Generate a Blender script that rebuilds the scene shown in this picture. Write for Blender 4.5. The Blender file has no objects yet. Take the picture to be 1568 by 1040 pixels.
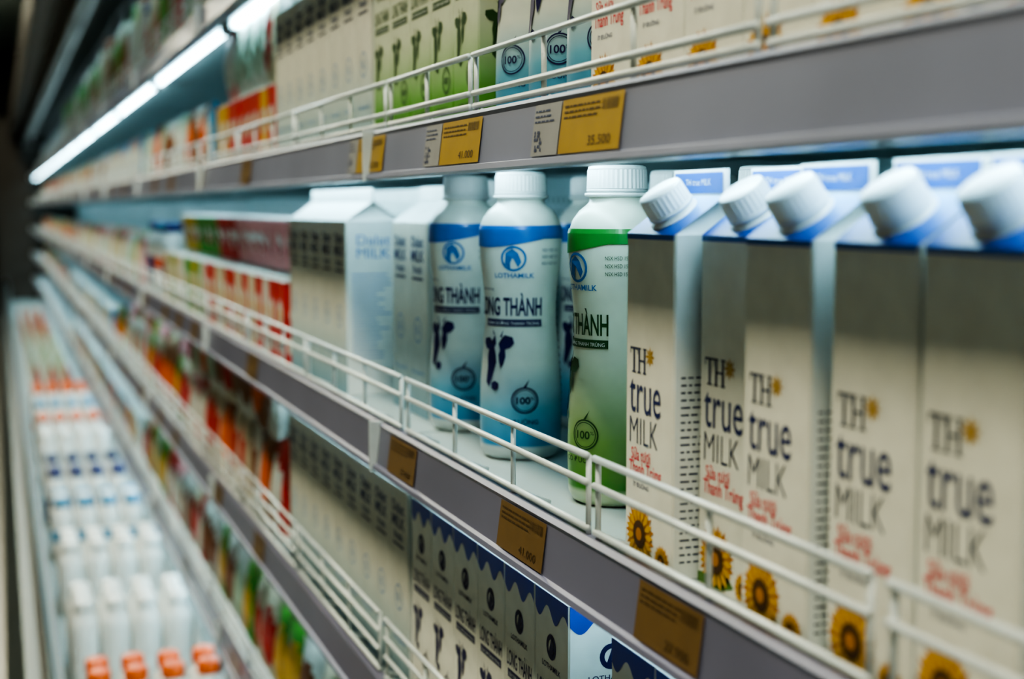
import bpy, math, random
from mathutils import Matrix, Vector, geometry
random.seed(7)
CH = 1.35   # eye height of the photographer; shelf levels below are given relative to it

# ------------------------------------------------------------------ materials
MATS = {}
def mat(name, col, rough=.5, metal=0, em=0, coat=0, var=.06, nscale=40, alpha=1, sss=0, grad=None, bump=0):
    if name in MATS: return MATS[name]
    m = bpy.data.materials.new(name); m.use_nodes = True
    nt = m.node_tree; b = nt.nodes['Principled BSDF']
    tc = nt.nodes.new('ShaderNodeTexCoord')
    nz = nt.nodes.new('ShaderNodeTexNoise'); nz.inputs['Scale'].default_value = nscale
    nt.links.new(tc.outputs['Object'], nz.inputs['Vector'])
    mx = nt.nodes.new('ShaderNodeMix'); mx.data_type = 'RGBA'; mx.blend_type = 'MULTIPLY'
    mx.inputs[0].default_value = 1
    rp = nt.nodes.new('ShaderNodeValToRGB')
    rp.color_ramp.elements[0].position = .3; rp.color_ramp.elements[1].position = .7
    rp.color_ramp.elements[0].color = (1-var*2,)*3+(1,); rp.color_ramp.elements[1].color = (1, 1, 1, 1)
    nt.links.new(nz.outputs['Fac'], rp.inputs[0]); nt.links.new(rp.outputs[0], mx.inputs[7])
    if grad:
        sp = nt.nodes.new('ShaderNodeSeparateXYZ'); nt.links.new(tc.outputs['Object'], sp.inputs[0])
        mr = nt.nodes.new('ShaderNodeMapRange'); mr.inputs[1].default_value = grad[0]; mr.inputs[2].default_value = grad[1]
        nt.links.new(sp.outputs[2], mr.inputs[0])
        cr = nt.nodes.new('ShaderNodeValToRGB'); e = cr.color_ramp.elements
        st = grad[2]
        e[0].position = st[0][0]; e[0].color = st[0][1]+(1,)
        e[1].position = st[-1][0]; e[1].color = st[-1][1]+(1,)
        for p, c in st[1:-1]:
            q = e.new(p); q.color = c+(1,)
        nt.links.new(mr.outputs[0], cr.inputs[0]); nt.links.new(cr.outputs[0], mx.inputs[6])
    else:
        mx.inputs[6].default_value = tuple(col)+(1,)
    nt.links.new(mx.outputs[2], b.inputs['Base Color'])
    b.inputs['Roughness'].default_value = rough; b.inputs['Metallic'].default_value = metal
    b.inputs['Coat Weight'].default_value = coat; b.inputs['Coat Roughness'].default_value = .15
    if sss:
        b.inputs['Subsurface Weight'].default_value = sss; b.inputs['Subsurface Radius'].default_value = (.01, .01, .01)
        b.inputs['Subsurface Scale'].default_value = .3
    if em:
        b.inputs['Emission Color'].default_value = tuple(col)+(1,); b.inputs['Emission Strength'].default_value = em
    if bump:
        bp = nt.nodes.new('ShaderNodeBump'); bp.inputs['Strength'].default_value = bump; bp.inputs['Distance'].default_value = .002
        nt.links.new(nz.outputs['Fac'], bp.inputs['Height']); nt.links.new(bp.outputs[0], b.inputs['Normal'])
    MATS[name] = m
    return m

W = (.80, .82, .80)
CREAM=(.86, .855, .77)
mat('carton_front', CREAM, .5, coat=.08)
mat('carton_side', (.80, .84, .82), .5)
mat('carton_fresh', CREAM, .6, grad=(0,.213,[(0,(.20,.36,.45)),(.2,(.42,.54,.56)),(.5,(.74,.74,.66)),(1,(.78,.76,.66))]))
mat('carton_blue', (.05, .2, .6), .4, grad=(.213, .240, [(0, (.008, .05, .32)), (.4, (.02, .15, .52)), (.75,(.14,.38,.70)),(1, (.4, .64, .84))]))
mat('fin_blue', (.015, .13, .48), .4)
mat('plastic_white', (.86, .88, .86), .35, sss=.1, coat=.1)
mat('ink_dark', (.018, .032, .16), .5)
mat('ink_grey', (.045, .06, .14), .5)
mat('ink_navy', (.015, .013, .10), .5)
mat('ink_blue', (.02, .17, .48), .5)
mat('ink_red', (.78, .025, .07), .5)
mat('ink_green', (.02, .08, .02), .5)
mat('gold', (.55, .33, .04), .5)
mat('petal_yellow', (.72, .40, .02), .5)
mat('petal_deep', (.55, .22, .01), .5)
mat('seed_brown', (.10, .045, .012), .6)
mat('leaf_green', (.10, .22, .04), .6)
mat('label_blue', W, .36, coat=.2, grad=(0, .26, [(0, (.6, .66, .66)), (.045, (.6, .68, .68)), (.055, (.04, .26, .50)), (.18, (.18, .46, .62)), (.34, (.76, .80, .74)), (1, (.82, .84, .76))]))
mat('label_green', W, .36, coat=.2, grad=(0, .26, [(0, (.5, .6, .4)), (.04, (.5, .6, .4)), (.055, (.05, .22, .02)), (.2, (.24, .42, .12)), (.44, (.72, .76, .58)), (1, (.82, .84, .72))]))
mat('carton_green', W, .5, grad=(0, .26, [(0, (.04, .22, .02)), (.15, (.12, .36, .05)), (.4, (.66, .72, .55)), (1, (.76, .78, .66))]))
mat('band_blue', (.01, .14, .50), .35, coat=.3)
mat('band_green', (.02, .25, .03), .35, coat=.3)
mat('wave_blue', (.015, .06, .42), .4)
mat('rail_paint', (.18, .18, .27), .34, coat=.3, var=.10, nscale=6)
mat('rail_paint_lit', (.25, .265, .37), .34, coat=.4, var=.10, nscale=6)  # same rail paint, with the upper rail's brighter light put into the colour
mat('shelf_paint', (.32, .39, .40), .45, var=.06, nscale=5)
mat('wire_paint', (.66, .72, .74), .3, coat=.3)
mat('case_back', (.36, .48, .50), .5, nscale=3)
mat('case_dark', (.030, .024, .018), .5, nscale=4)
mat('case_slat', (.06, .045, .035), .4, nscale=4)
mat('steel', (.07, .085, .085), .3, metal=.7, nscale=8)
mat('slot_dark', (.01, .012, .014), .7)
mat('tag_yellow', (.38, .24, .03), .5, coat=.2)
mat('tag_amber_shaded', (.18, .105, .035), .5, coat=.2)  # amber darkened: shade on the middle rail is put into the colour
mat('tag_white', (.30, .30, .31), .5, coat=.2)
mat('tag_print', (.08, .045, .015), .5)
mat('lamp_tube', (.56, .89, 1.0), .4, em=25, var=0)
mat('added_fill_glow', (.60, .90, 1.0), .4, em=26, var=0)  # made-up light source, brightens the top-shelf goods
mat('lamp_housing', (.5, .55, .56), .4)
mat('panel_glow', (1.0, .94, .70), .4, em=44, var=0)
for n, c in dict(red=(.62, .03, .025), pink=(.88, .40, .42), green=(.10, .36, .05), yellow=(.72, .44, .05), brown=(.28, .10, .04),
                 white=(.74, .76, .70), sky=(.10, .36, .60), navy=(.02, .03, .16), orange=(.9, .15, .015), cream=(.68, .61, .45), mint=(.5, .68, .54)).items():
    mat('pack_'+n, c, .45, coat=.15, nscale=60, var=.14)

# ------------------------------------------------------------------ mesh builder
class MB:
    def __init__(s): s.v=[]; s.f=[]; s.m=[]; s.s=[]; s.mats=[]
    def mi(s, n):
        if n not in s.mats: s.mats.append(n)
        return s.mats.index(n)
    def add(s, vs, fs, mt, M=None, smooth=False):
        o=len(s.v)
        for p in vs:
            s.v.append(tuple(M@Vector(p)) if M else tuple(p))
        k=s.mi(mt)
        for f in fs: s.f.append([i+o for i in f]); s.m.append(k); s.s.append(smooth)
    def box(s, a, b, mt, M=None):
        x0,y0,z0=a; x1,y1,z1=b
        s.add([(x0,y0,z0),(x1,y0,z0),(x1,y1,z0),(x0,y1,z0),(x0,y0,z1),(x1,y0,z1),(x1,y1,z1),(x0,y1,z1)],
              [(0,3,2,1),(4,5,6,7),(0,1,5,4),(1,2,6,5),(2,3,7,6),(3,0,4,7)], mt, M)
    def lathe(s, prof, mt, n=32, M=None, smooth=True, rib=0):
        vs=[]; fs=[]
        for z,r in prof:
            for i in range(n):
                a=2*math.pi*i/n; rr=r*(1+(rib if i%2 else 0)); vs.append((rr*math.cos(a), rr*math.sin(a), z))
        for j in range(len(prof)-1):
            for i in range(n):
                fs.append((j*n+i, j*n+(i+1)%n, (j+1)*n+(i+1)%n, (j+1)*n+i))
        fs.append(tuple(range(n-1,-1,-1))); fs.append(tuple((len(prof)-1)*n+i for i in range(n)))
        s.add(vs, fs, mt, M, smooth)
    def wire(s, p0, p1, r, mt, n=8):
        p0=Vector(p0); p1=Vector(p1); d=p1-p0
        M=Matrix.Translation(p0)@d.to_track_quat('Z','Y').to_matrix().to_4x4()
        s.lathe([(0,r),(d.length,r)], mt, n, M)
    def extr(s, prof, x0, x1, mt):      # closed (y,z) profile swept along X
        n=len(prof); vs=[(x0,y,z) for y,z in prof]+[(x1,y,z) for y,z in prof]
        fs=[(i,(i+1)%n,n+(i+1)%n,n+i) for i in range(n)]+[tuple(range(n-1,-1,-1)), tuple(range(n,2*n))]
        s.add(vs, fs, mt)
    def mesh(s, name):
        me=bpy.data.meshes.new(name); me.from_pydata(s.v, [], s.f)
        for n in s.mats: me.materials.append(MATS[n])
        for p,k,sm in zip(me.polygons, s.m, s.s): p.material_index=k; p.use_smooth=sm
        me.update(); return me
def obj(name, me, loc=(0,0,0), rot=0, parent=None):
    if isinstance(me, MB): me=me.mesh(name)
    o=bpy.data.objects.new(name, me); o.location=loc; o.rotation_euler=(0,0,rot)
    bpy.context.scene.collection.objects.link(o)
    if parent: o.parent=parent
    return o
def empty(name, loc=(0,0,0)):
    o=bpy.data.objects.new(name, None); o.location=loc; o.empty_display_size=.1
    bpy.context.scene.collection.objects.link(o); return o

# ------------------------------------------------------------------ printing (2-D shapes mapped onto packs)
TC={}
def text2d(body, off=0):
    k=(body,off)
    if k in TC: return TC[k]
    c=bpy.data.curves.new('t','FONT'); c.body=body; c.offset=off; c.resolution_u=3
    o=bpy.data.objects.new('t',c); bpy.context.scene.collection.objects.link(o)
    dg=bpy.context.evaluated_depsgraph_get(); e=o.evaluated_get(dg); me=e.to_mesh()
    vs=[(v.co.x,v.co.y) for v in me.vertices]; fs=[tuple(p.vertices) for p in me.polygons]
    e.to_mesh_clear(); bpy.data.objects.remove(o); bpy.data.curves.remove(c)
    x0=min(v[0] for v in vs); x1=max(v[0] for v in vs); y0=min(v[1] for v in vs); y1=max(v[1] for v in vs)
    TC[k]=([((x-x0)/(x1-x0),(y-y0)/(y1-y0)) for x,y in vs], fs); return TC[k]
def pr_text(mb, mp, body, mt, u0,u1,v0,v1, off=0, k=1):
    vs,fs=text2d(body,off)
    mb.add([mp(u0+x*(u1-u0), v0+y*(v1-v0), k) for x,y in vs], fs, mt)
def pr_poly(mb, mp, pts, mt, k=1):
    t=geometry.tessellate_polygon([[Vector((x,y,0)) for x,y in pts]])
    mb.add([mp(x,y,k) for x,y in pts], [tuple(f) for f in t], mt)
def pr_rect(mb, mp, u0,u1,v0,v1, mt, k=1, n=8, m=1, wave=None):
    vs=[];fs=[]
    for j in range(m+1):
        for i in range(n+1):
            u=u0+(u1-u0)*i/n; v=v0+(v1-v0)*j/m
            if wave and j==0: v+=wave(i/n)
            vs.append(mp(u,v,k))
    for j in range(m):
        for i in range(n): a=j*(n+1)+i; fs.append((a,a+1,a+n+2,a+n+1))
    mb.add(vs,fs,mt)
def pr_disc(mb, mp, u,v,r,mt,k=1,r2=None,n=24,sy=1):
    if r2 is None:
        vs=[mp(u,v,k)]+[mp(u+r*math.cos(2*math.pi*i/n), v+sy*r*math.sin(2*math.pi*i/n),k) for i in range(n)]
        mb.add(vs,[(0,i+1,(i+1)%n+1) for i in range(n)],mt)
    else:
        vs=[mp(u+q*math.cos(2*math.pi*i/n), v+sy*q*math.sin(2*math.pi*i/n),k) for q in (r,r2) for i in range(n)]
        mb.add(vs,[(i,(i+1)%n,n+(i+1)%n,n+i) for i in range(n)],mt)
def sunflower(mb, mp, u,v,R, umin=-1, vmin=0, umax=1):
    cl=lambda a,b:(min(max(a,umin),umax),max(b,vmin))
    for lay,(n,rr,mt,ph) in enumerate([(15,1,'petal_deep',.25),(15,.93,'petal_yellow',0)]):
        for i in range(n):
            a=2*math.pi*(i+ph*2)/n; p=[]
            for q,da in ((.3,0),(.68,.17),(rr,0.02),(.68,-.17)):
                p.append(cl(u+R*q*math.cos(a+da), v+R*q*math.sin(a+da)))
            mb.add([mp(x,y,1+lay) for x,y in p],[(0,3,2,1)],mt)
    pr_disc(mb, lambda x,y,k: mp(*cl(x,y),k), u,v,R*.42,'seed_brown',3)
    pr_disc(mb, lambda x,y,k: mp(*cl(x,y),k), u,v,R*.2,'petal_deep',4)
def cow(mb, mp, u,v,s,mt):
    A=[(-.12,.98),(-.34,.72),(-.58,.86),(-1.0,.80),(-1.02,.60),(-.78,.40),(-.56,.36),(-.62,.05),(-.56,-.35),(-.60,-.70),(-.62,-.98),(-.40,-1.18),(-.24,-.86),(-.10,-.50),(.04,-.15),(-.02,.18),(-.14,.45),(-.02,.62)]
    B=[(.14,.62),(.30,.80),(.52,.98),(.98,.90),(1.08,.66),(.84,.46),(.56,.40),(.60,.10),(.48,-.22),(.34,-.40),(.22,-.12),(.16,.16),(.26,.36)]
    C=[(-.22,-1.0),(.0,-.9),(.24,-1.0),(.20,-1.22),(.0,-1.3),(-.2,-1.22)]
    H1=[(-.14,1.0),(-.34,1.22),(-.24,.96)]; H2=[(.22,.92),(.42,1.2),(.34,.86)]
    for P in (A,B,C,H1,H2): pr_poly(mb,mp,[(u+x*s*.46,v+y*s*.60) for x,y in P],mt,2)
def drop_badge(mb, mp, u,v,r,mt):
    pr_disc(mb,mp,u,v,r,mt,2,r*.9); pr_disc(mb,mp,u,v,r*.82,mt,2,r*.77)
    pr_text(mb,mp,'100',mt,u-r*.62,u+r*.4,v-r*.28,v+r*.25,.02,2)
    pr_text(mb,mp,'%',mt,u+r*.42,u+r*.68,v+r*.02,v+r*.25,0,2)
    pr_poly(mb,mp,[(u-r*.1,v+r),(u+r*.35,v+r*1.6),(u+r*.1,v+r*1.0)],mt,2)

# ------------------------------------------------------------------ cartons
CW,CH_=.070,.213
def carton(kind):
    mb=MB(); w=CW; H=CH_; c=.0014; a=w/2
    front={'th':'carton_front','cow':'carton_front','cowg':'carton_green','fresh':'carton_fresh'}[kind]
    side='carton_side' if kind!='cowg' else 'carton_green'
    fp=[(-a+c,-a),(a-c,-a),(a,-a+c),(a,a-c),(a-c,a),(-a+c,a),(-a,a-c),(-a,-a+c)]
    vs=[(x,y,0) for x,y in fp]+[(x,y,H) for x,y in fp]
    for i in range(8):
        j=(i+1)%8; mb.add([vs[i],vs[j],vs[8+j],vs[8+i]],[(0,1,2,3)], front if i in (0,1) else side, smooth=False)
    mb.add([vs[i] for i in range(8)],[tuple(range(7,-1,-1))],side)
    rz=H+.025
    roof='carton_blue' if kind=='th' else side
    S=[(-a,-a,H),(a,-a,H),(a,a,H),(-a,a,H)]; R0=(-a,0,rz); R1=(a,0,rz); g=.016
    P1=(a-g,0,rz-.004); P0=(-a+g,0,rz-.004)
    mb.add([S[0],S[1],R1,R0],[(0,1,2,3)],roof); mb.add([S[2],S[3],R0,R1],[(0,1,2,3)],roof)
    mb.add([S[1],S[2],R1,P1],[(0,1,3),(0,3,2),(1,2,3)],'carton_side')
    mb.add([S[3],S[0],R0,P0],[(0,1,3),(1,2,3),(0,3,2)],'carton_side')
    # sealed top fin
    fz=rz+.0155
    mb.box((-a,-.0014,rz-.001),(a,.0014,fz),'carton_side')
    for yy,sg in ((-.0018,1),(.0018,-1)):
        mb.add([(-a+.0022,yy,rz+.0005),(a-.0022,yy,rz+.0005),(a-.0022,yy,fz-.0020),(-a+.0022,yy,fz-.0020)],[(0,1,2,3)],'fin_blue' if kind=='th' else 'carton_side')
    if kind=='th':
        mpf=lambda u,v,k:(u-a,-.0018-.0002*k,v)
        pr_text(mb,mpf,'TH true MILK','carton_side',.018,.052,rz+.0055,rz+.0095)
        # screw cap on the front slope
        th=math.atan2(.025,a); M=Matrix.Translation((0,-a*.52,H+.012))@Matrix.Rotation(th,4,'X')
        mb.lathe([(-.002,.0165),(.0012,.0165),(.0015,.0138),(.0035,.0138)],'plastic_white',28,M)
        mb.lathe([(.0036,.0150),(.0045,.0156),(.0055,.0156),(.006,.0154)],'plastic_white',28,M)
        mb.lathe([(.0064,.0153),(.0175,.0149)],'plastic_white',56,M,rib=-.02,smooth=False)
        mb.lathe([(.0174,.0147),(.0188,.0143),(.0193,.0131),(.0193,.001)],'plastic_white',28,M)
    mp=lambda u,v,k:(u-a,-a-.00025*k,v)
    ms=lambda u,v,k:(a+.00025*k,u-a,v)
    if kind=='th':
        pr_rect(mb,mp,.0012,.0688,.2095,.2129,'fin_blue',1,1)
        # serif TH
        def rc(u0,u1,v0,v1): pr_rect(mb,mp,u0,u1,v0,v1,'ink_grey',1,1)
        z=.1235;h=.0165
        rc(.007,.0185,z+h-.0014,z+h); rc(.0115,.0140,z,z+h); rc(.0098,.0157,z,z+.001); rc(.007,.0078,z+h-.0045,z+h); rc(.0177,.0185,z+h-.0045,z+h)
        rc(.0195,.0218,z,z+h); rc(.0275,.0298,z,z+h); rc(.0195,.0298,z+h*.5-.0006,z+h*.5+.0006)
        for q in (.0206,.0287):
            rc(q-.0025,q+.0025,z,z+.001); rc(q-.0025,q+.0025,z+h-.001,z+h)
        for i in range(8):
            an=math.pi/4*i; cx,cy=.0365,z+h*.72
            pr_poly(mb,mp,[(cx,cy),(cx+.0038*math.cos(an-.3),cy+.0038*math.sin(an-.3)),(cx+.0068*math.cos(an),cy+.0068*math.sin(an)),(cx+.0038*math.cos(an+.3),cy+.0038*math.sin(an+.3))],'gold',1)
        pr_text(mb,mp,'true','ink_dark',.0065,.0525,.0975,.1195,0)
        pr_text(mb,mp,'MILK','ink_grey',.0070,.0485,.0775,.0945,-.012)
        pr_text(mb,mp,'Sữa tươi','ink_red',.0095,.038,.0665,.0750,.006)
        pr_text(mb,mp,'Thanh Trùng','ink_red',.0065,.054,.0545,.0660,.007)
        pr_text(mb,mp,'ÍT ĐƯỜNG','ink_dark',.013,.036,.0490,.0530,.005)
        sunflower(mb,mp,.0235,.019,.0215,.001,.001,.069)
        sunflower(mb,mp,.056,.008,.011,.001,.001,.069)
        pr_poly(mb,mp,[(.001,.001),(.03,.001),(.045,.006),(.035,.012),(.001,.007)],'leaf_green',1)
        for i in range(26):
            z=.010+i*.0046
            x=.005
            while x<.03:
                l=random.uniform(.002,.007); pr_rect(mb,ms,x,min(x+l,.031),z,z+.0012,'ink_grey',1,1); x+=l+.0016
            if i%3: pr_rect(mb,ms,.036,.036+random.uniform(.012,.026),z,z+.0012,'ink_grey',1,1)
    elif kind=='fresh':
        for s,v,h,u0,u1 in [('Dalat',.186,.012,.012,.058),('MILK',.170,.013,.010,.060),('fresh',.157,.009,.018,.052)]:
            pr_text(mb,mp,s,'ink_dark',u0,u1,v,v+h,.02)
        pr_rect(mb,mp,.014,.056,.150,.153,'ink_navy',1,1)
        pr_disc(mb,mp,.035,.095,.014,'ink_blue',1,.0125); pr_text(mb,mp,'1L','ink_blue',.029,.041,.091,.100,.01)
        pr_text(mb,mp,'Sữa tươi nguyên chất','ink_blue',.010,.060,.045,.052,.01)
        for s,v,h,u0,u1 in [('Dalat',.184,.012,.014,.056),('MILK',.168,.012,.014,.056)]:
            pr_text(mb,ms,s,'ink_blue',u0,u1,v,v+h,0)
        for i in range(18):
            z=.045+i*.006; pr_rect(mb,ms,.008,.008+random.uniform(.03,.05),z,z+.0013,'ink_blue',1,1)
    else:
        ink='ink_navy' if kind=='cow' else 'ink_green'
        wv='wave_blue' if kind=='cow' else 'band_green'
        wf=lambda s: -.006-.006*math.sin(s*math.pi*2*2)
        for q in (mp,ms):
            if kind=='cow': pr_rect(mb,q,0.001,.069,.203,.2128,wv,1,30,1,wave=wf)
            else: pr_rect(mb,q,0.001,.069,.206,.2128,wv,1,4)
            pr_disc(mb,q,.035,.172,.010,ink,1,.006)
            pr_poly(mb,q,[(.030,.165),(.036,.181),(.041,.172),(.038,.165)],ink,2)
            pr_text(mb,q,'LOTHAMILK',ink,.016,.054,.1535,.158,.01)
            pr_text(mb,q,'LONG THÀNH',ink,.006,.064,.129,.146,.012)
            pr_rect(mb,q,.008,.062,.119,.126,ink,1,2)
            pr_text(mb,q,'SỮA TƯƠI THANH TRÙNG','carton_side',.011,.059,.1205,.1245,0,2)
            cow(mb,q,.022,.087,.034,ink)
            drop_badge(mb,q,.050,.052,.012,ink)
            pr_text(mb,q,'KHÔNG ĐƯỜNG',ink,.016,.054,.024,.030,.01)
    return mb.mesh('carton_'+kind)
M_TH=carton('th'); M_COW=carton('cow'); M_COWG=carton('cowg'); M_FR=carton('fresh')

# ------------------------------------------------------------------ dairy bottle
PROF=[(0,.030),(.002,.0335),(.008,.0368),(.014,.0372),(.04,.0378),(.07,.0372),(.10,.0350),(.125,.0330),(.145,.0330),(.165,.0350),(.185,.0374),(.200,.0380),(.211,.0375),(.220,.0345),(.227,.0295),(.231,.0245),(.234,.0218),(.240,.0215)]
def rad(z):
    for (z0,r0),(z1,r1) in zip(PROF,PROF[1:]):
        if z<=z1:
            s=(z-z0)/(z1-z0); return r0+(r1-r0)*s
    return PROF[-1][1]
def bottle(kind):
    mb=MB(); body='label_'+kind
    ink='ink_navy' if kind=='blue' else 'ink_green'; band='band_'+kind
    mb.lathe(PROF,body,48)
    mb.lathe([(.2375,.0225),(.2385,.0252),(.2405,.0252),(.2412,.0228)],'plastic_white',40)
    mb.lathe([(.2415,.0236),(.2432,.0238),(.2437,.0232)],'plastic_white',40)
    mb.lathe([(.2440,.0236),(.2585,.0231)],'plastic_white',80,rib=-.022,smooth=False)
    mb.lathe([(.2584,.0229),(.2610,.0222),(.2620,.020),(.2620,.002)],'plastic_white',40)
    def mp(u,v,k):
        r=rad(v)+.0004+.0003*k; an=u/.0365; return (r*math.sin(an),-r*math.cos(an),v)
    C=.0365*2*math.pi
    pr_rect(mb,mp,-C/2,C/2,.203,.2135,band,1,96,3,wave=lambda s: -.008*max(0,math.sin((s-.12)*2*math.pi))-.001)
    pr_disc(mb,mp,0,.184,.0115,'ink_blue',1,.0095)
    pr_poly(mb,mp,[(-.008,.179),(-.007,.189),(-.001,.193),(.004,.189),(.007,.181),(.004,.176),(.001,.182),(-.001,.185),(-.003,.180),(-.003,.174)],'ink_blue',1)
    pr_text(mb,mp,'LOTHAMILK','ink_blue',-.019,.019,.1665,.1710,.012)
    pr_text(mb,mp,'LONG THÀNH',ink,-.046,.028,.1320,.1530,.020)
    pr_text(mb,mp,'Sữa tươi tiệt trùng',ink,-.040,-.022,.154,.158,0)
    pr_rect(mb,mp,-.034,.028,.1225,.1290,ink,1,16)
    pr_text(mb,mp,'DINH DƯỠNG THANH TRÙNG','plastic_white',-.031,.025,.1240,.1277,0,2)
    cow(mb,mp,-.018,.093,.037,ink)
    drop_badge(mb,mp,.010,.056,.012,ink)
    pr_text(mb,mp,'CÓ ĐƯỜNG',ink,-.012,.022,.034,.0395,.012)
    for i in range(3): pr_text(mb,mp,'NSX HSD 15.11',ink,.026,.046,.190-i*.006,.193-i*.006,0)
    for i in range(16): pr_rect(mb,mp,.062,.062+random.uniform(.02,.035),.05+i*.007,.0525+i*.007,ink,1,6)
    return mb.mesh('bottle_'+kind)
B_BLUE=bottle('blue'); B_GREEN=bottle('green')

# ------------------------------------------------------------------ other goods
def jug(capmat, labmat, name, r=.031, h=.19, lab=None):
    mb=MB()
    mb.lathe([(0,r*.85),(.004,r),(h*.22,r),(h*.26,r*.95),(h*.30,r),(h*.70,r),(h*.78,r*.9),(h*.84,r*.66),(h*.86,r*.62)],'plastic_white',24)
    mb.lathe([(h*.865,r*.70),(h*.88,r*.72),(h*.985,r*.70),(h,r*.6)],capmat,24,rib=-.03)
    def mp(u,v,k): an=u/r; q=r+.0006; return (q*math.sin(an),-q*math.cos(an),v)
    pr_rect(mb,mp,-math.pi*r,math.pi*r,h*(.34 if lab is None else lab),h*.5,labmat,1,24)
    return mb.mesh(name)
def cup(lab, name, r=.036, h=.085):
    mb=MB()
    mb.lathe([(0,r*.72),(.003,r*.76),(h*.12,r*.78),(h*.9,r*.98),(h*.92,r*1.06),(h*.97,r*1.06)],lab,28)
    mb.lathe([(h*.971,r*1.07),(h,r*1.07),(h+.001,r*1.0)],'plastic_white',28)
    def mp(u,v,k): an=u/r; q=r*(.77+.23*v/h)+.0006; return (q*math.sin(an),-q*math.cos(an),v)
    pr_disc(mb,mp,0,h*.5,r*.5,'plastic_white',1); pr_disc(mb,mp,.005,h*.42,r*.25,'pack_red',2)
    return mb.mesh(name)
def pouch(col, name, col2='pack_white', w=.10, h=.15, t=.04):
    mb=MB(); n=10; mm=12; vs=[];fs=[]
    for side in (-1,1):
        for j in range(mm+1):
            for i in range(n+1):
                u=i/n*2-1; v=j/mm
                bul=(1-abs(u)**3)*math.sin(math.pi*min(1,max(0,(v*.92+.10))))**.5 if .0<v<1 else (.5 if v==0 else 0)
                bul*= (1-abs(u)**3) if v in(0,) else 1
                bul*=1+.15*math.sin(u*5+v*9)
                vs.append((u*w/2*(1-.06*math.sin(math.pi*v)), side*(t/2*bul+.0006), v*h))
    for s_ in range(2):
        o=s_*(n+1)*(mm+1)
        for j in range(mm):
            for i in range(n):
                a=o+j*(n+1)+i; q=(a,a+1,a+n+2,a+n+1); fs.append((q if s_==0 else q[::-1], i, j))
    # irregular printed patch in the middle of the bag
    isp=lambda i,j: ((i-4.5)/4)**2+((j-5.5)/4)**2<1
    mb.add(vs, [f for f,i,j in fs if not isp(i,j)], col, smooth=True); mb.add(vs, [f for f,i,j in fs if isp(i,j)], col2, smooth=True)
    o=(n+1)*(mm+1)
    mb.add(vs, [(i,o+i,o+i+1,i+1) for i in range(n)], col)
    return mb.mesh(name)
def brick(col, name, w=.06, d=.05, h=.12):
    mb=MB(); a=w/2;b=d/2;c=.002
    mb.box((-a,-b,0),(a,b,h),col)
    mb.add([(-a,-b,h+.0003),(a,-b,h+.0003),(a,b,h+.0003),(-a,b,h+.0003)],[(0,1,2,3)],'pack_white')
    mb.box((-a+.004,-.001,h),(a-.004,.001,h+.006),'pack_white')
    mb.lathe([(0,.007),(.005,.007),(.006,.006)],'plastic_white',14,Matrix.Translation((a*.45,-b*.5,h)))
    for mp in (lambda u,v,k:(u-a,-b-.0003*k,v), lambda u,v,k:(a+.0003*k,u*d/w-b,v)):
        pr_disc(mb,mp,a,h*.6,w*.33,'pack_white',1); pr_disc(mb,mp,a,h*.58,w*.17,'pack_yellow',2)
        pr_rect(mb,mp,w*.1,w*.9,h*.12,h*.3,'pack_white',1,1)
        pr_text(mb,mp,'SỮA','ink_dark',w*.2,w*.8,h*.15,h*.27,.02,2)
    return mb.mesh(name)
CUPS={c:cup('pack_'+c,'cup_'+c) for c in ('red','pink','green','white','yellow')}
POU={c:pouch('pack_'+c,'pouch_'+c,'pack_'+d) for c,d in (('red','white'),('green','yellow'),('white','mint'),('brown','orange'),('yellow','red'),('mint','white'),('sky','white'),('cream','red'))}
TALL=[pouch('pack_'+c,'tallpouch_%s_%s'%(c,d),'pack_'+d,.105,hh,.05) for c,d,hh in (('white','green',.25),('mint','brown',.22),('brown','cream',.26),('white','red',.19),('navy','white',.2),('green','white',.24))]
POU['rice']=pouch('pack_white','pouch_rice','pack_brown'); POU['blush']=pouch('pack_pink','pouch_blush','pack_white')
BR={c:brick('pack_'+c,'brick_'+c) for c in ('red','white','sky','brown','green','cream','navy','yellow','pink')}
J_OR=jug('pack_orange','plastic_white','jug_orange'); J_WH=jug('plastic_white','plastic_white','jug_white')
J_NV=jug('pack_navy','pack_navy','jug_navy',lab=.1); J_SK=jug('pack_sky','pack_orange','jug_sky'); J_LB=jug('pack_sky','pack_sky','jug_lightblue')

def place(name, me, t, D, h, rot=0):
    return obj(name, me, (-t, D, CH+h+.0004), rot)
def row(name, mes, t0, t1, D, h, pitch, rows=2, dpt=.075, layers=1, lh=.1, jit=.003, rj=.05, seq=False, yaw=0):
    e=empty(name, (-(t0+t1)/2, D, CH+h)); n=max(1,int((t1-t0)/pitch+.001)); k=0
    for l in range(layers):
        for r in range(rows):
            for i in range(n):
                k+=1
                me=mes[(i*len(mes)//n) if seq else random.randrange(len(mes))]
                o=obj('pack_%d'%k, me, (-(t0+pitch*(i+.5))-e.location.x+random.uniform(-jit,jit), dpt*(r+.5)+random.uniform(0,jit), .0004+l*lh), yaw+random.uniform(-rj,rj), e)
    return e

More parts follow.
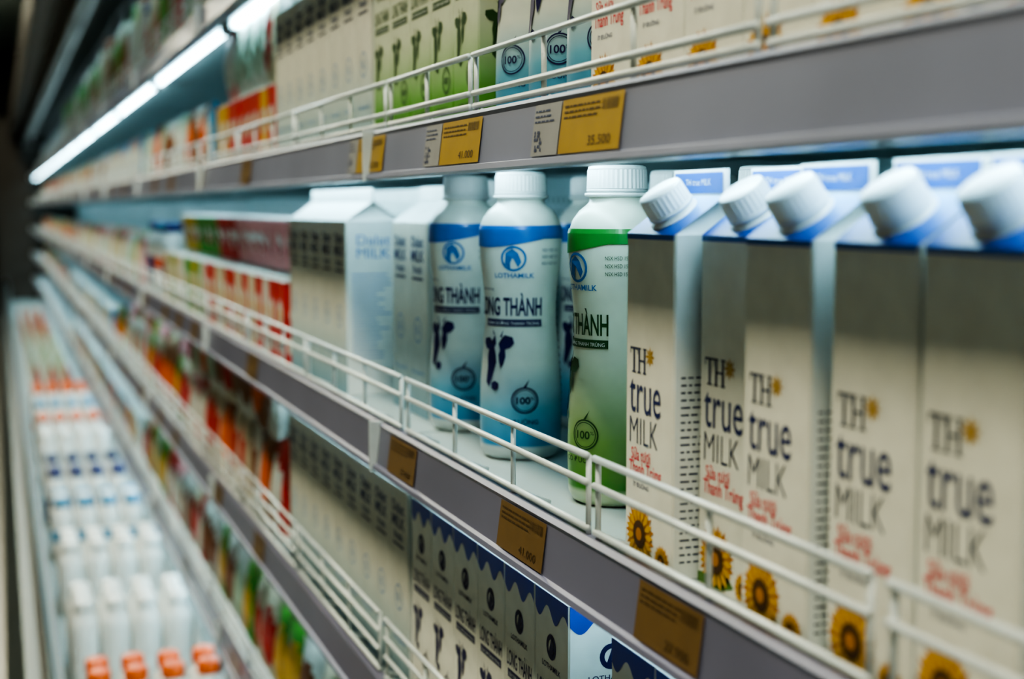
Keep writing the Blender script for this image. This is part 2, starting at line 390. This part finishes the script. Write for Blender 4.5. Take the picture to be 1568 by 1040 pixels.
# ------------------------------------------------------------------ refrigerated multideck case
FR=empty('refrigerated_display_case',(0,0,0))
X0,X1=2.2,-17.0
JO=[-1.39+1.25*k for k in (2,1,0)]+[-1.39-1.25*k for k in range(1,13)]
JO=[x for x in JO if X1<x<X0]
secs=list(zip([X0]+JO, JO+[X1]))
def part(name, mb): return obj(name, mb, parent=FR)
def shelf(tag, h, Df, rh, tagm, tags, posts, fh, lamp=True, Db=.845, rail='rail_paint'):
    z=CH+h
    mb=MB()
    for a,b in secs:
        mb.box((b+.002,Df+.006,z-.012),(a-.002,Db,z),'shelf_paint')
        mb.box((b+.02,Df+.25,z-.035),(b+.024,Db,z-.012),'shelf_paint')
        mb.box((a-.024,Df+.25,z-.035),(a-.02,Db,z-.012),'shelf_paint')
    part('shelf_board_'+tag, mb)
    mb=MB(); zt=z+rh
    P=[(Df+.006,zt-.002),(Df+.006,zt),(Df-.001,zt),(Df-.004,zt-.003),(Df-.003,zt-.006),(Df-.007,zt-.042),(Df-.011,zt-.043),(Df-.012,zt-.047),(Df-.009,zt-.049),(Df+.008,zt-.049),(Df+.008,zt-.046),(Df-.003,zt-.044),(Df+.001,zt-.006)]
    for a,b in secs:
        mb.extr(P[::-1], b+.0015, a-.0015, rail)
        mb.box((b+.0015,Df-.014,zt-.050),(b+.005,Df+.006,zt+.001),'wire_paint')
    part('price_rail_'+tag, mb)
    # tickets
    mb=MB()
    def tk(x0,x1,mt,top=.006,bot=.041):
        y=lambda s: Df-.003-.0045*(s-.006)/.036
        mb.add([(x0,y(bot)-.0008,zt-bot),(x1,y(bot)-.0008,zt-bot),(x1,y(top)-.0008,zt-top),(x0,y(top)-.0008,zt-top)],[(0,1,2,3)],mt)
        mq=lambda u,v,k:(x0+u, y(-v)-.0008-.0003*k, zt+v)
        W_=x1-x0; ink='ink_grey' if mt=='tag_white' else 'tag_print'
        for i in range(3):
            v=-(top+.004+i*.0036); u=W_*.05
            while u<W_*.62:
                l=random.uniform(.003,.009); pr_rect(mb,mq,u,u+l,v-.0012,v,ink,1,1); u+=l+.0016
        if mt=='tag_white':
            for a_ in range(6):
                for b_ in range(6):
                    if random.random()<.55: pr_rect(mb,mq,W_*.08+a_*.0026,W_*.08+a_*.0026+.0022,-bot+.003+b_*.0024,-bot+.005+b_*.0024,ink,1,1)
        else:
            pr_text(mb,mq,random.choice(['35.500','27.900','41.000']),ink,W_*.50,W_*.86,-bot+.004,-bot+.010,0)
            u=W_*.68
            while u<W_*.93:
                l=random.choice([.0005,.001]); pr_rect(mb,mq,u,u+l,-top-.010,-top-.003,ink,1,1); u+=l+.0012
    for t0,t1,mt in tags: tk(-t1,-t0,mt)
    t=2.1
    while t<12: tk(-t-.09,-t,tagm); t+=random.uniform(.25,.7)
    part('price_tickets_'+tag, mb)
    # wire guard
    mb=MB(); zb=zt+.001; y=Df+.003
    for a,b in posts:
        n=max(1,round((b-a)/.15))
        for k in range(n+1):
            x=-(a+(b-a)*k/n); mb.wire((x,y,zb-.004),(x,y,z+fh[0]),.0021,'wire_paint')
            mb.wire((x,y+.0035,zb),(x,y+.03,zb-rh+.003),.0019,'wire_paint')
        for q in fh: mb.wire((-a+.002,y-.002,z+q),(-b-.002,y-.002,z+q),.0024,'wire_paint',10)
        mb.wire((-a+.002,y-.001,zb+.003),(-b-.002,y-.001,zb+.003),.0025,'wire_paint',10)
    part('wire_guard_'+tag, mb)
    if lamp:
        mb=MB(); mh=MB()
        for a,b in secs:
            mb.wire((b+.06,Df+.052,z-.0205),(a-.06,Df+.052,z-.0205),.0065,'lamp_tube',10)
            mh.box((b+.04,Df+.038,z-.0150),(a-.04,Df+.066,z-.0122),'lamp_housing')
            for q in (b+.045,a-.06): mh.box((q,Df+.042,z-.029),(q+.015,Df+.062,z-.0122),'lamp_housing')
        part('lamp_tube_'+tag, mb); part('lamp_housing_'+tag, mh)
def far_posts(s, L=.46, g=.03, end=14):
    r=[]
    while s<end: r.append((s, s+L-g)); s+=L
    return r
mid_posts=[(-.30,.10),(.108,.515),(.533,.842),(.858,1.30)]+far_posts(1.325,g=.02)
shelf('middle',-.230,.360,.014,'tag_amber_shaded',[(.679,.762,'tag_amber_shaded'),(.917,1.013,'tag_amber_shaded'),(1.247,1.34,'tag_amber_shaded'),(.40,.49,'tag_amber_shaded')],mid_posts,(.067,.049))
shelf('upper',.062,.356,.014,'tag_amber_shaded',[(.780,.878,'tag_yellow'),(.880,.929,'tag_white'),(1.044,1.147,'tag_yellow'),(1.149,1.195,'tag_white'),(1.336,1.442,'tag_yellow'),(1.444,1.48,'tag_white')],
      [(-.3,.15),(.165,.62),(.635,1.08),(1.095,1.34)]+far_posts(1.36,g=.02),(.058,.028),rail='rail_paint_lit')
shelf('top',.345,.356,.014,'tag_white',[],far_posts(-.3),(.060,.035))
shelf('lower',-.508,.366,.014,'tag_amber_shaded',[],far_posts(-.4),(.080,.060,.040))
shelf('bottom',-.785,.372,.014,'tag_white',[],far_posts(-.4),(.06,.04))
# carcass
mb=MB(); L=lambda a,b,m: mb.box(a,b,m)
L((X1,.85,.12),(X0,.90,2.30),'case_back')
for x in [X0]+JO+[X1]:
    L((x-.015,.846,.45),(x+.015,.852,2.1),'case_back')
part('back_panel',mb)
mb=MB(); x=.6
while x>-3:
    for r_ in range(2):
        pr=[(x+.004*math.cos(a*math.pi/4), .8495, CH+.012-r_*.02+.004*math.sin(a*math.pi/4)) for a in range(8)]
        mb.add(pr,[tuple(range(8))],'slot_dark')
    x-=.022
part('air_vents',mb)
mb=MB()
mb.extr([(.22,CH+.78),(.85,CH+.74),(.90,CH+.74),(.90,CH+.98),(.15,CH+.98),(.15,CH+.78)][::-1],X1,X0,'case_dark')
for k,(y,zz,w_,hh) in enumerate([(.17,.775,.03,.012),(.262,.775,.008,.118),(.36,.765,.02,.012),(.47,.755,.02,.012),(.58,.75,.03,.012)]):  # the thin deep slat is an added baffle hiding the fill tube
    mb.box((X1,y,CH+zz-hh),(X0,y+w_,CH+zz+.012),'case_slat')
part('canopy',mb)
mb=MB()
for a,b in secs: mb.wire((b+.06,.295,CH+.752),(a-.06,.295,CH+.752),.008,'added_fill_glow',10)  # added fill tube for the dim top shelf, not a fitting of the case
part('lamp_tube_canopy',mb)
mb=MB()
mb.extr([(.0,0.0),(.0,.46),(.03,.50),(.085,.50),(.085,.485),(.10,.32),(.10,.30),(.85,.30),(.85,0)][::-1],X1,X0,'case_dark')
mb.extr([(-.012,.48),(-.012,.51),(.02,.535),(.045,.535),(.045,.52),(.02,.515),(.0,.50)][::-1],X1,X0,'steel')
mb.extr([(.055,.501),(.055,.53),(.085,.53),(.085,.52),(.062,.515)][::-1],X1,X0,'steel')
mb.wire((X1,.06,.56),(X0,.06,.56),.006,'steel',10)
for x in [X0-.1-.5*k for k in range(38)]: mb.wire((x,.06,.50),(x,.06,.56),.004,'steel')
mb.box((X1,.10,.295),(X0,.85,.302),'shelf_paint')
part('well_tub',mb)
mb=MB()
for x in (X0,X1-.04): mb.box((x,-.01,0),(x+.04,.90,CH+.98),'case_dark')
part('end_panels',mb)

# ------------------------------------------------------------------ stock: middle shelf
MID=-.230
for t,D,r in ((.778,.385,0),(.702,.400,.02),(.6215,.385,-.015),(.534,.385,.0),(.460,.384,-.01),(.386,.387,0),(.312,.386,.01)):
    place('milk_carton', M_TH, t+.035, D+.035, MID, r)
place('milk_bottle', B_GREEN, 1.015,.452,MID, math.radians(12))
place('milk_bottle', B_BLUE, 1.232,.452,MID, math.radians(60))
place('milk_bottle', B_BLUE, 1.405,.455,MID, math.radians(52))
for t,D,b,r in ((1.595,.553,B_BLUE,60),(1.375,.585,B_BLUE,60),(1.13,.560,B_GREEN,35),(1.485,.64,B_BLUE,50),(1.25,.66,B_BLUE,50),(.98,.565,B_GREEN,30),(1.04,.66,B_GREEN,30)):
    place('milk_bottle', b, t,D,MID, math.radians(r))
row('milk_carton_row',[M_FR],1.47,1.68,.430,MID,.0705,1,.073,jit=.0003,rj=0)
row('milk_carton_row',[M_FR],1.70,2.055,.395,MID,.0705,3,.073,jit=.0003,rj=0)
row('yogurt_multipack_row',[BR['red'],BR['red'],BR['white'],BR['cream']],2.07,3.0,.385,MID,.066,3,.06,jit=.002,rj=.02)
row('yogurt_cup_row',[CUPS['pink'],CUPS['pink'],CUPS['red'],CUPS['green'],CUPS['yellow']],2.07,3.6,.412,MID+.1275,.082,2,.080,jit=.001,rj=.3,seq=True)
row('yogurt_multipack_row',[BR['green'],BR['red'],BR['yellow'],BR['white']],3.0,3.7,.385,MID,.066,3,.06,jit=.002,rj=.02)
row('milk_bottle_row',[J_NV,J_SK],3.8,4.3,.40,MID,.065,2,.065)
row('dairy_pouch_row',[POU['green'],POU['red'],POU['white'],POU['blush']],4.4,7.5,.385,MID,.105,2,.06)
row('dairy_pouch_row',list(POU.values()),7.6,14,.385,MID,.108,1,.06)
# upper shelf
UP=.062
row('milk_carton_row',[M_TH],.20,.908,.380,UP,.0705,2,.075,jit=.0003,rj=0)
row('milk_bottle_row',[B_BLUE],.915,1.15,.385,UP,.078,2,.080,jit=.0005,rj=.2,yaw=.45)
row('flavoured_milk_carton_row',[M_COWG],1.155,1.51,.383,UP,.0708,2,.075,jit=.0003,rj=0)
row('milk_carton_row',[M_FR],1.52,2.09,.383,UP,.0705,2,.075,jit=.0003,rj=0)
row('yogurt_multipack_row',[BR['red'],BR['yellow'],BR['red']],2.12,2.75,.385,UP,.066,2,.06,rj=.03,jit=.001)
row('dairy_pouch_row',[POU['mint'],POU['white'],POU['cream'],POU['blush']],2.12,2.8,.40,UP+.1275,.100,1,.05,rj=.2)
row('dairy_pouch_row',[POU['brown'],POU['white'],POU['sky'],POU['mint'],POU['rice']],2.85,4.3,.39,UP,.105,2,.05,rj=.3)
row('dairy_pouch_row',[POU['rice'],POU['red'],POU['sky'],POU['brown'],POU['mint']],4.35,6.5,.385,UP,.105,1,.06)
row('dairy_pouch_row',list(POU.values()),6.6,14,.385,UP,.108,1,.06)
# top shelf
TP=.345
row('dairy_pouch_row',TALL,.95,9,.370,TP,.118,1,.06,rj=.35,jit=.005)
row('milk_bottle_row',[J_WH,J_LB],9.1,14,.40,TP,.07,1,.06)
row('milk_carton_row',[M_TH],-.2,.9,.40,TP,.0705,1,.075,jit=.0003,rj=0)
# lower shelf
LO=-.508
row('milk_carton_row',[M_COW],.38,.93,.386,LO,.0712,2,.075,jit=.0003,rj=0)
row('milk_carton_row',[M_COW],.955,1.385,.386,LO,.0712,2,.075,jit=.0003,rj=0)
row('milk_carton_row',[M_FR],1.40,2.10,.386,LO,.0705,2,.075,jit=.0003,rj=0)
row('dairy_pouch_row',[POU['brown'],POU['red'],POU['cream'],POU['rice']],2.15,3.1,.385,LO,.105,2,.055,rj=.2)
row('dairy_pouch_row',[POU['brown'],POU['rice'],POU['cream'],POU['white']],2.15,3.3,.375,LO+.1505,.105,1,.055,rj=.2)
row('dairy_pouch_row',[POU['white'],POU['green'],POU['cream'],POU['brown'],POU['blush']],3.15,5.5,.385,LO,.105,2,.055,rj=.2)
row('yogurt_multipack_row',[BR['sky'],BR['white'],BR['navy'],BR['cream']],5.6,9,.385,LO,.07,1,.06)
row('dairy_pouch_row',list(POU.values()),9.1,14,.385,LO,.108,1,.06)
# bottom shelf
BO=-.785
row('dairy_pouch_row',[POU['red'],POU['white'],POU['green'],POU['cream'],POU['blush'],POU['rice']],.8,4.5,.39,BO,.105,2,.055,rj=.25)
row('yogurt_multipack_row',[BR['yellow'],BR['white'],BR['red'],BR['sky']],4.6,9,.39,BO,.07,1,.06)
# well: crates of bottles, standing in cross rows
WE=.302-CH
for t,me in ((2.69,J_OR),(2.76,J_OR),(3.20,J_WH),(3.27,J_WH),(3.34,J_WH),(3.78,J_WH),(3.85,J_WH),(3.92,J_WH),(4.36,J_LB),(4.43,J_WH),(4.5,J_LB),
        (4.85,J_NV),(4.92,J_NV),(5.15,J_NV),(5.65,J_WH),(5.72,J_WH),(6.15,J_OR),(6.22,J_OR),(6.6,J_SK),(6.67,J_SK),(7.1,J_OR),(7.3,J_OR)):
    row('drinking_yogurt_bottles',[me],t-.033,t+.033,.115,WE,.066,5,.067,jit=.003,rj=.2)
row('dairy_pouch_row',[POU['brown'],POU['red']],7.6,8.6,.14,WE,.12,3,.08)
row('dairy_pouch_row',[POU['mint'],POU['green'],POU['white']],8.7,11,.14,WE,.12,3,.08)
row('dairy_pouch_row',[POU['brown'],POU['cream']],11.1,14,.14,WE,.12,3,.08)

# ------------------------------------------------------------------ room
mat('floor_tile',(.16,.16,.15),.3,nscale=3); mat('wall_paint',(.20,.21,.18),.7,nscale=2); mat('ceiling_paint',(.25,.32,.32),.8,nscale=2); mat('wall_dark',(.03,.03,.028),.7,nscale=2)
def slab(name,a,b,m):
    mb=MB(); mb.box(a,b,m); return obj(name,mb)
slab('floor',(-19,-2.6,-.1),(4,1.1,0),'floor_tile')
slab('ceiling',(-19,-2.6,3.3),(4,1.1,3.4),'ceiling_paint')
slab('wall_left',(-19.1,-2.6,0),(-19,1.1,3.3),'wall_dark')
slab('wall_right',(4,-2.6,0),(4.1,1.1,3.3),'wall_paint')
slab('wall_front',(-19,-2.7,0),(4,-2.6,3.3),'wall_paint')
slab('wall_back',(-19,1.0,0),(4,1.1,3.3),'wall_paint')
for k in range(8):
    x=.9-2.2*k
    e=empty('ceiling_light',(x,-.36,3.25))
    mb=MB(); mb.box((-.65,-.18,.0),(.65,.18,.05),'lamp_housing'); mb.box((-.66,-.19,-.02),(-.64,.19,.05),'lamp_housing'); mb.box((.64,-.19,-.02),(.66,.19,.05),'lamp_housing')
    obj('housing',mb,parent=e)
    mb=MB(); mb.box((-.62,-.15,-.012),(.62,.15,-.001),'panel_glow'); obj('diffuser',mb,parent=e)
w=bpy.data.worlds.new('world'); bpy.context.scene.world=w; w.use_nodes=True
w.node_tree.nodes['Background'].inputs[0].default_value=(.3,.4,.42,1); w.node_tree.nodes['Background'].inputs[1].default_value=.1

# ------------------------------------------------------------------ camera
cd=bpy.data.cameras.new('camera'); cam=bpy.data.objects.new('camera',cd); bpy.context.scene.collection.objects.link(cam)
cam.location=(0,0,CH); yaw=math.radians(19.8); p=math.radians(5.3)
cam.rotation_euler=Vector((-math.cos(yaw)*math.cos(p), math.sin(yaw)*math.cos(p), -math.sin(p))).to_track_quat('-Z','Y').to_euler()
cd.lens=50; cd.sensor_width=36; cd.clip_start=.02
cd.dof.use_dof=True; cd.dof.focus_distance=1.05; cd.dof.aperture_fstop=4.5
bpy.context.scene.camera=cam
vs=bpy.context.scene.view_settings
try: vs.look='AgX - High Contrast'
except Exception: pass
vs.exposure=-.28
